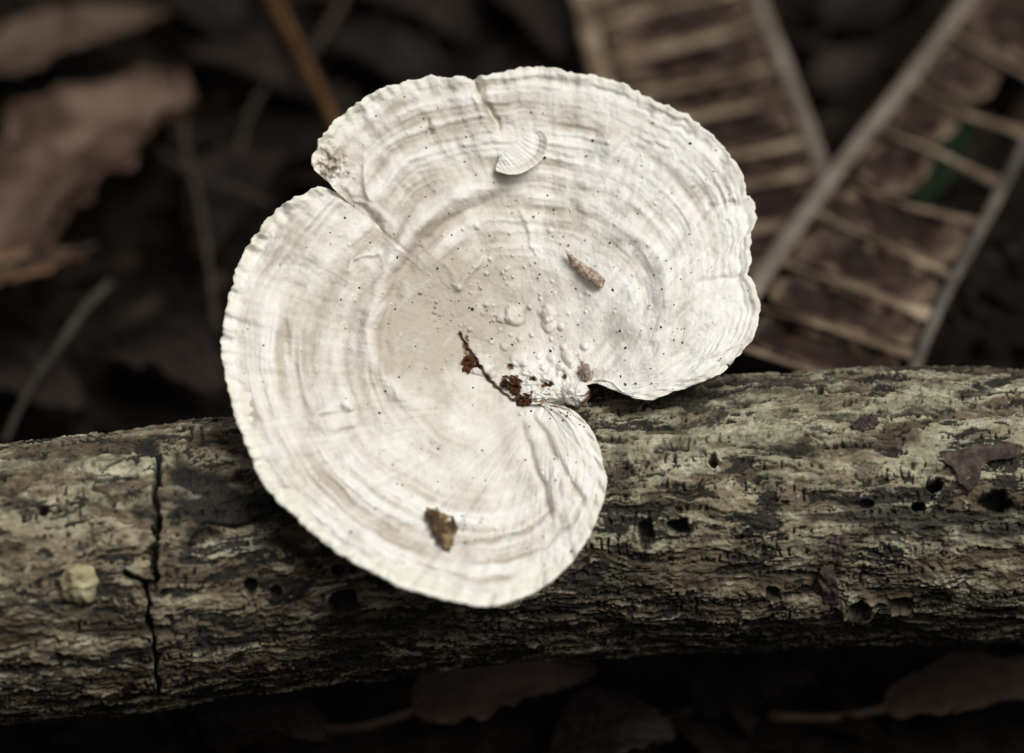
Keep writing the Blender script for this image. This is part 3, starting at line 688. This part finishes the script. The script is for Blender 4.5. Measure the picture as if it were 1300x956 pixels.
# ------------------------------------------------------------------ dead fronds behind
def frond(name, label, zf, railL, railR, bars, panels, wl_, wr_, loc, tan_right=0.35):
    root = empty(name, loc)
    tag(root, label, 'frond', 'dead brown fronds behind the log')
    gp = lambda pt, dz=0: G(pt[0], pt[1], zf(pt) + dz)
    for nm, rail, w in (('rachis', railL, wl_), ('leaf_margin', railR, wr_)):
        v, q, t = sweep([gp(p, 0.0012) for p in rail], [w * S * k for k in np.linspace(0.85, 1.1, len(rail))], 12, 0.6, wob=0.14, seed=5)
        mesh_obj(nm, v, q, t, m_rail if nm == 'rachis' else (m_bar if wr_ > 15 else m_margin), root)
    for (a, b_, w0, w1) in bars:
        a = np.array(a, float); b_ = np.array(b_, float); mid = (a + b_) / 2 + np.array([0, random.uniform(-3, 10)])
        v, q, t = sweep([gp(a, .0004), gp(a * .6 + mid * .4 + [0, 2], .0012), gp(mid, .0012), gp(mid * .4 + b_ * .6 + [0, 1], .0008), gp(b_, .0004)], [w0 * 1.5 * S, w0 * S, w0 * rng.uniform(.8, 1.5) * S, (w0 + w1) / 2 * S, w1 * S], 10, 0.3, wob=0.5, seed=int(a[0]) % 50)
        mesh_obj('vein', v, q, t, m_bar, root)
    for (p0, p1, p2, p3) in panels:                    # corners: left-top, right-top, right-bottom, left-bottom
        p0, p1, p2, p3 = (np.array(p, float) for p in (p0, p1, p2, p3))
        k = 20; uu, vv = np.meshgrid(np.linspace(-1, 1, k), np.linspace(-1, 1, k), indexing='ij')
        ex = uu * np.sqrt(1 - 0.32 * vv ** 2); ey = vv * np.sqrt(1 - 0.32 * uu ** 2)
        a = (ex + 1) / 2; c_ = (ey + 1) / 2
        sd_ = int(p0[0] + p0[1])
        pt = p0 * ((1 - a) * (1 - c_))[..., None] + p1 * (a * (1 - c_))[..., None] + p2 * (a * c_)[..., None] + p3 * ((1 - a) * c_)[..., None]
        pt = pt + 7 * np.stack([noise(pt[..., 0] / 30, pt[..., 1] / 30, sd_ % 40), noise(pt[..., 0] / 30, pt[..., 1] / 30, sd_ % 40 + 9)], -1)
        hh = -0.0022 * (1 - uu ** 2) * (1 - vv ** 2) + 0.0020 * noise(pt[..., 0] / 24, pt[..., 1] / 24, sd_ % 33)
        top = np.array([[gp(pt[i_, j_], hh[i_, j_]) for j_ in range(k)] for i_ in range(k)])
        bt = top - np.array([0, 0, 0.0005])
        vv_ = np.concatenate([top.reshape(-1, 3), bt.reshape(-1, 3)])
        qq = np.concatenate([gridq(k, k), gridq(k, k, flip=True, base=k * k)])
        bd = [i_ * k for i_ in range(k)] + [(k - 1) * k + j_ for j_ in range(1, k)] + [i_ * k + k - 1 for i_ in range(k - 2, -1, -1)] + [j_ for j_ in range(k - 2, 0, -1)]
        sq = [(bd[i_], bd[(i_ + 1) % len(bd)], bd[(i_ + 1) % len(bd)] + k * k, bd[i_] + k * k) for i_ in range(len(bd))]
        ed = np.maximum(np.abs(uu), np.abs(vv)) + 0.32 * noise(pt[..., 0] / 22, pt[..., 1] / 22, sd_ % 29) + tan_right * np.clip(uu, 0, 1)
        ed = sst(0.72, 0.98, ed)
        mesh_obj('leaf_panel', vv_, np.concatenate([qq, sq]), None, m_panel, root, {'edge': np.concatenate([ed.ravel(), ed.ravel()])})
    return root

def lerp(poly, f):
    n = len(poly) - 1; i_ = min(int(f * n), n - 1); g = f * n - i_
    return tuple(np.array(poly[i_]) * (1 - g) + np.array(poly[i_ + 1]) * g)
def at_y(poly, y):
    for (a, b_) in zip(poly[:-1], poly[1:]):
        lo, hi = sorted((a[1], b_[1]))
        if lo <= y <= hi and hi > lo:
            f = (y - a[1]) / (b_[1] - a[1]); return (a[0] + f * (b_[0] - a[0]), y)
    return poly[-1] if y > poly[-1][1] else poly[0]
# right-hand frond
rl = [(1300, -110), (1228, 0), (1150, 105), (1060, 220), (985, 325), (925, 420), (890, 480)]
rr_ = [(1400, -20), (1345, 90), (1298, 190), (1240, 300), (1195, 385), (1160, 468), (1140, 520)]
zB = lambda p: 0.036 + 0.010 * (p[1] - 200) / 400
barsB = [((1250, -40), (1400, 20)), ((1228, 34), (1335, 112)), ((1185, 102), (1300, 168)), ((1132, 158), (1268, 232)), ((1091, 220), (1245, 284)), ((1050, 264), (1208, 350)), ((1011, 328), (1184, 402)), ((975, 384), (1160, 452)), ((935, 430), (1145, 510))]
bars = [(at_y(rl, a[1]), b_, random.uniform(3.5, 7), random.uniform(11, 19)) for a, b_ in barsB]
pan = []
for k in range(len(barsB) - 1):
    a0 = np.array(at_y(rl, barsB[k][0][1])); b0 = np.array(barsB[k][1]); a1 = np.array(at_y(rl, barsB[k + 1][0][1])); b1 = np.array(barsB[k + 1][1])
    f = 0.52 if k in (2, 3) else (0.60 if k == 1 else 0.97)
    fl = 0.06
    pan.append((a0 + (b0 - a0) * fl + [0, 9], a0 + (b0 - a0) * f + [0, 6], a1 + (b1 - a1) * f - [0, 4], a1 + (b1 - a1) * fl - [0, 4]))
frond('dead_frond', 'dead brown frond with one slanting grey rachis and tan cross veins beside the log', zB, rl, rr_, bars, pan, 15, 9, G(890, 480, 0.03))
# frond further back, partly behind the cap
rlA = [(930, -90), (962, 0), (1000, 95), (1035, 190), (1062, 270), (1085, 350)]
rrA = [(715, -90), (738, 0), (762, 95), (800, 200), (840, 300), (880, 380)]
zA = lambda p: 0.022 + 0.008 * (p[1] - 100) / 300
barsA = [(at_y(rlA, y), at_y(rrA, y + dy_), w_, w_ + 5) for y, dy_, w_ in ((-70, 40, 10), (-18, 50, 8), (24, 58, 11), (80, 42, 7), (118, 52, 12), (176, 40, 8), (214, 52, 10), (270, 48, 9), (314, 44, 10))]
panA = []
for k in range(len(barsA) - 1):
    a0, b0, a1, b1 = (np.array(p) for p in (barsA[k][0], barsA[k][1], barsA[k + 1][0], barsA[k + 1][1]))
    panA.append((a0 + (b0 - a0) * .05 + [0, 5], a0 + (b0 - a0) * .93 + [0, 5], a1 + (b1 - a1) * .93 - [0, 4], a1 + (b1 - a1) * .05 - [0, 4]))
frond('dead_frond', 'broad dull brown frond half hidden behind the white cap', zA, rlA, rrA, barsA, panA, 14, 19, G(1085, 350, 0.02))

# ------------------------------------------------------------------ fallen leaves
def leaf(name, label, p0, p1, w, zc, mat, curl=0.004, bend=0.004, tip=1.6, seed=0, group=None, wav=0.0015, petiole=True, roll=0.0):
    """p0 base and p1 tip are world ground points; w half width in metres"""
    p0 = np.array(p0, float); p1 = np.array(p1, float)
    ax = p1 - p0; Ln = np.linalg.norm(ax[:2]); ax = ax / np.linalg.norm(ax)
    sd_ = np.cross(np.array([0, 0, 1.0]), ax); sd_ /= np.linalg.norm(sd_); up = np.cross(ax, sd_)
    sd_, up = sd_ * math.cos(roll) + up * math.sin(roll), up * math.cos(roll) - sd_ * math.sin(roll)
    n, m = 34, 25
    t = np.linspace(0, 1, n)[:, None]; s = np.linspace(-1, 1, m)[None]
    prof = np.sin(np.pi * np.clip(t, 0, 1) ** 0.8) ** (1 / tip) * (1 - 0.25 * t)
    hw = w * prof * (1 + 0.16 * fbm(t * 9 + 0 * s, 1.7 * np.sign(s) + 0 * t, 3, seed))
    lat = hw * s
    hh = bend * np.sin(np.pi * t) + curl * (s ** 2) * prof + wav * fbm(t * 4 + s * .4, s * 2.5 + t, 3, seed + 1) * (0.3 + np.abs(s))
    hh = hh - 0.0006 * np.exp(-(s / 0.06) ** 2) + 0.0003 * np.sin(t * 60 - np.abs(s) * 14)
    c = p0 + (ax * np.linalg.norm(p1 - p0))[None, None] * t[..., None] + sd_ * lat[..., None] + up * hh[..., None]
    top = c; bot = c - up * 0.0004
    v = np.concatenate([top.reshape(-1, 3), bot.reshape(-1, 3)])
    q = np.concatenate([gridq(n, m, flip=True), gridq(n, m, base=n * m)])
    bd = [i_ * m for i_ in range(n)] + [(n - 1) * m + j_ for j_ in range(1, m)] + [i_ * m + m - 1 for i_ in range(n - 2, -1, -1)] + [j_ for j_ in range(m - 2, 0, -1)]
    sq = [(bd[i_], bd[i_] + n * m, bd[(i_ + 1) % len(bd)] + n * m, bd[(i_ + 1) % len(bd)]) for i_ in range(len(bd))]
    root = empty(name, p0)
    tag(root, label, 'leaf', group)
    mesh_obj('blade', v, np.concatenate([q, sq]), None, mat, root)
    mid = [c[i_, m // 2] + up * 0.0003 for i_ in range(0, n, 4)]
    v, q, t_ = sweep(mid, np.linspace(0.0011, 0.0003, len(mid)), 6, 0.8, smoothn=2)
    mesh_obj('midrib', v, q, t_, mat, root)
    if petiole:
        v, q, t_ = sweep([p0 + ax * 0.001, p0 - ax * 0.010 + [0, 0, -.001], p0 - ax * 0.022 + sd_ * 0.004 - [0, 0, .003]], [0.0010, 0.0009, 0.0012], 6, smoothn=4)
        mesh_obj('petiole', v, q, t_, mat, root)
    return root
leaf('fallen_leaf', 'narrow brown leaf curled above the broad crumpled one', G(-40, 100, 0.014), G(215, 15, 0.018), 0.0115, 0.02, m_leaf_brown, 0.003, 0.003, 1.5, 1)
leaf('fallen_leaf', 'broad crumpled reddish-brown leaf beside a thin twig', G(-85, 400, 0.010), G(228, 105, 0.014), 0.029, 0.02, m_leaf_pink, 0.006, 0.008, 2.6, 2, roll=-0.25, wav=0.006)
leaf('fallen_leaf', 'rust-brown leaf lying under the broad crumpled one', G(-80, 395, 0.018), G(110, 325, 0.022), 0.007, 0.02, m_leaf_rust, 0.003, 0.003, 1.5, 3)
leaf('fallen_leaf', 'dull brown leaf in the shade in front of the log', G(520, 905, 0.006), G(760, 850, 0.010), 0.010, 0.01, m_leaf_brown, 0.003, 0.003, 1.5, 4)
leaf('fallen_leaf', 'pale edged brown leaf in the shade beneath the log', G(1120, 900, 0.006), G(1400, 865, 0.010), 0.008, 0.01, m_leaf_brown, 0.003, 0.003, 1.5, 5)
leaf('fallen_leaf', 'dark green leaf showing through a gap in the frond', G(1160, 262, 0.020), G(1240, 140, 0.022), 0.006, 0.02, m_green, 0.002, 0.002, 1.4, 6)
for k, (a, b_, w) in enumerate([((250, 60), (420, 130), .012), ((330, 190), (250, 330), .011), ((470, -20), (600, 60), .012), ((150, 440), (290, 500), .011), ((640, -40), (720, 80), .012), ((1050, 40), (1200, -40), .012), ((-20, 470), (110, 530), .010),
                                ((1230, 420), (1340, 330), .011), ((560, 120), (400, 40), .010), ((1040, 150), (1120, 60), .009), ((300, 40), (180, -40), .012), ((880, 900), (1040, 860), .010), ((260, 900), (420, 940), .010), ((700, 960), (860, 930), .010)]):
    where = ['under the orange-brown stick', 'beside the thin dark upright stem', 'beyond the far margin of the white cap', 'against the log left of the white cap', 'between the white cap and the broad dull frond', 'beyond the gap between the two fronds', 'beneath the foot of the grey twig', 'beyond the margin of the slanting frond', 'between the stick and the white cap', 'in the fork where the two fronds cross', 'beyond the narrow curled leaf', 'between the two dull brown leaves before the log', 'before the log below its crack', 'in front of the dull brown leaf before the log'][k]
    leaf('fallen_leaf', 'dark decaying leaf ' + where, G(a[0], a[1], 0.008), G(b_[0], b_[1], 0.012), w, 0.01, m_leaf_dark, 0.004, 0.004, 1.6, 20 + k, 'dark decaying leaves in the litter')

# ------------------------------------------------------------------ sticks and twigs
def twig(name, label, pts, r, mat, group=None, cat='twig'):
    w = [G(x, y, z) for (x, y, z) in pts]
    v, q, t = sweep(w, np.linspace(r, r * 0.65, len(w)), 10, 1.0, wob=0.25, seed=int(pts[0][0]) % 60)
    tag(mesh_obj(name, v, q, t, mat), label, cat, group)
twig('stick', 'orange-brown stick leaning up behind the white cap', [(320, -60, 0.016), (352, 10, 0.018), (385, 75, 0.021), (415, 135, 0.024), (440, 190, 0.026)], 10 * S * 1.4, m_stick, cat='stick')
twig('twig', 'grey twig below the broad crumpled leaf', [(140, 360, .022), (108, 392, .022), (75, 440, .021), (40, 490, .020), (5, 560, .019)], 6 * S * 1.4, m_twig)
twig('twig', 'thin pale twig crossing the rust-brown leaf', [(-20, 345, .027), (30, 330, .027), (75, 325, .026), (120, 312, .024)], 4 * S * 1.4, m_twig)
twig('twig', 'thin dark upright stem left of the white cap', [(225, 120, .018), (238, 200, .018), (255, 270, .018), (265, 340, .017), (275, 420, .014)], 5 * S * 1.4, m_twig_d)
twig('twig', 'dark bent twig reaching towards the notched side of the cap', [(200, 190, .017), (250, 225, .019), (300, 240, .02), (340, 258, .02)], 4.5 * S * 1.4, m_twig_d)
twig('twig', 'dark slender twig lying behind the orange-brown stick', [(450, -30, .014), (400, 60, .014), (330, 120, .014), (300, 200, .014)], 5 * S * 1.4, m_twig_d)

# ------------------------------------------------------------------ crumbly litter
LV, LQ = [], []
cnt = 0
while cnt < 2600:
    x = rng.uniform(-0.32, 0.34); y = rng.uniform(-0.22, 0.52)
    z = float(ground_z(np.array(x), np.array(y)))
    L_ = rng.uniform(0.002, 0.010); W_ = L_ * rng.uniform(0.08, 0.7); a = rng.uniform(0, 6.3)
    tl_ = rng.normal(0, 0.35); tw = rng.normal(0, 0.5)
    dx = np.array([math.cos(a), math.sin(a), tl_]); dy_ = np.array([-math.sin(a), math.cos(a), tw])
    c = np.array([x, y, z + 0.0015])
    b0 = len(LV)
    for (u_, v_, h_) in ((-1, 0, 0), (-.4, -1, .1), (.5, -.8, .15), (1, .1, 0), (.4, 1, .15), (-.5, .8, .1)):
        LV.append(c + dx * u_ * L_ + dy_ * v_ * W_ + np.array([0, 0, h_ * L_ * 2]))
    for (u_, v_, h_) in ((-1, 0, 0), (-.4, -1, .1), (.5, -.8, .15), (1, .1, 0), (.4, 1, .15), (-.5, .8, .1)):
        LV.append(c + dx * u_ * L_ + dy_ * v_ * W_ + np.array([0, 0, h_ * L_ * 2 - 0.0005]))
    LQ += [(b0, b0 + 1, b0 + 2, b0 + 3), (b0, b0 + 3, b0 + 4, b0 + 5), (b0 + 9, b0 + 8, b0 + 7, b0 + 6), (b0 + 11, b0 + 10, b0 + 9, b0 + 6)]
    for k in range(6): LQ.append((b0 + (k + 1) % 6, b0 + k, b0 + 6 + k, b0 + 6 + (k + 1) % 6))
    cnt += 1
tag(mesh_obj('leaf_litter', LV, LQ, None, m_litter, smooth=False), 'crumbled dark leaf litter covering the forest floor', 'litter', kind='stuff')
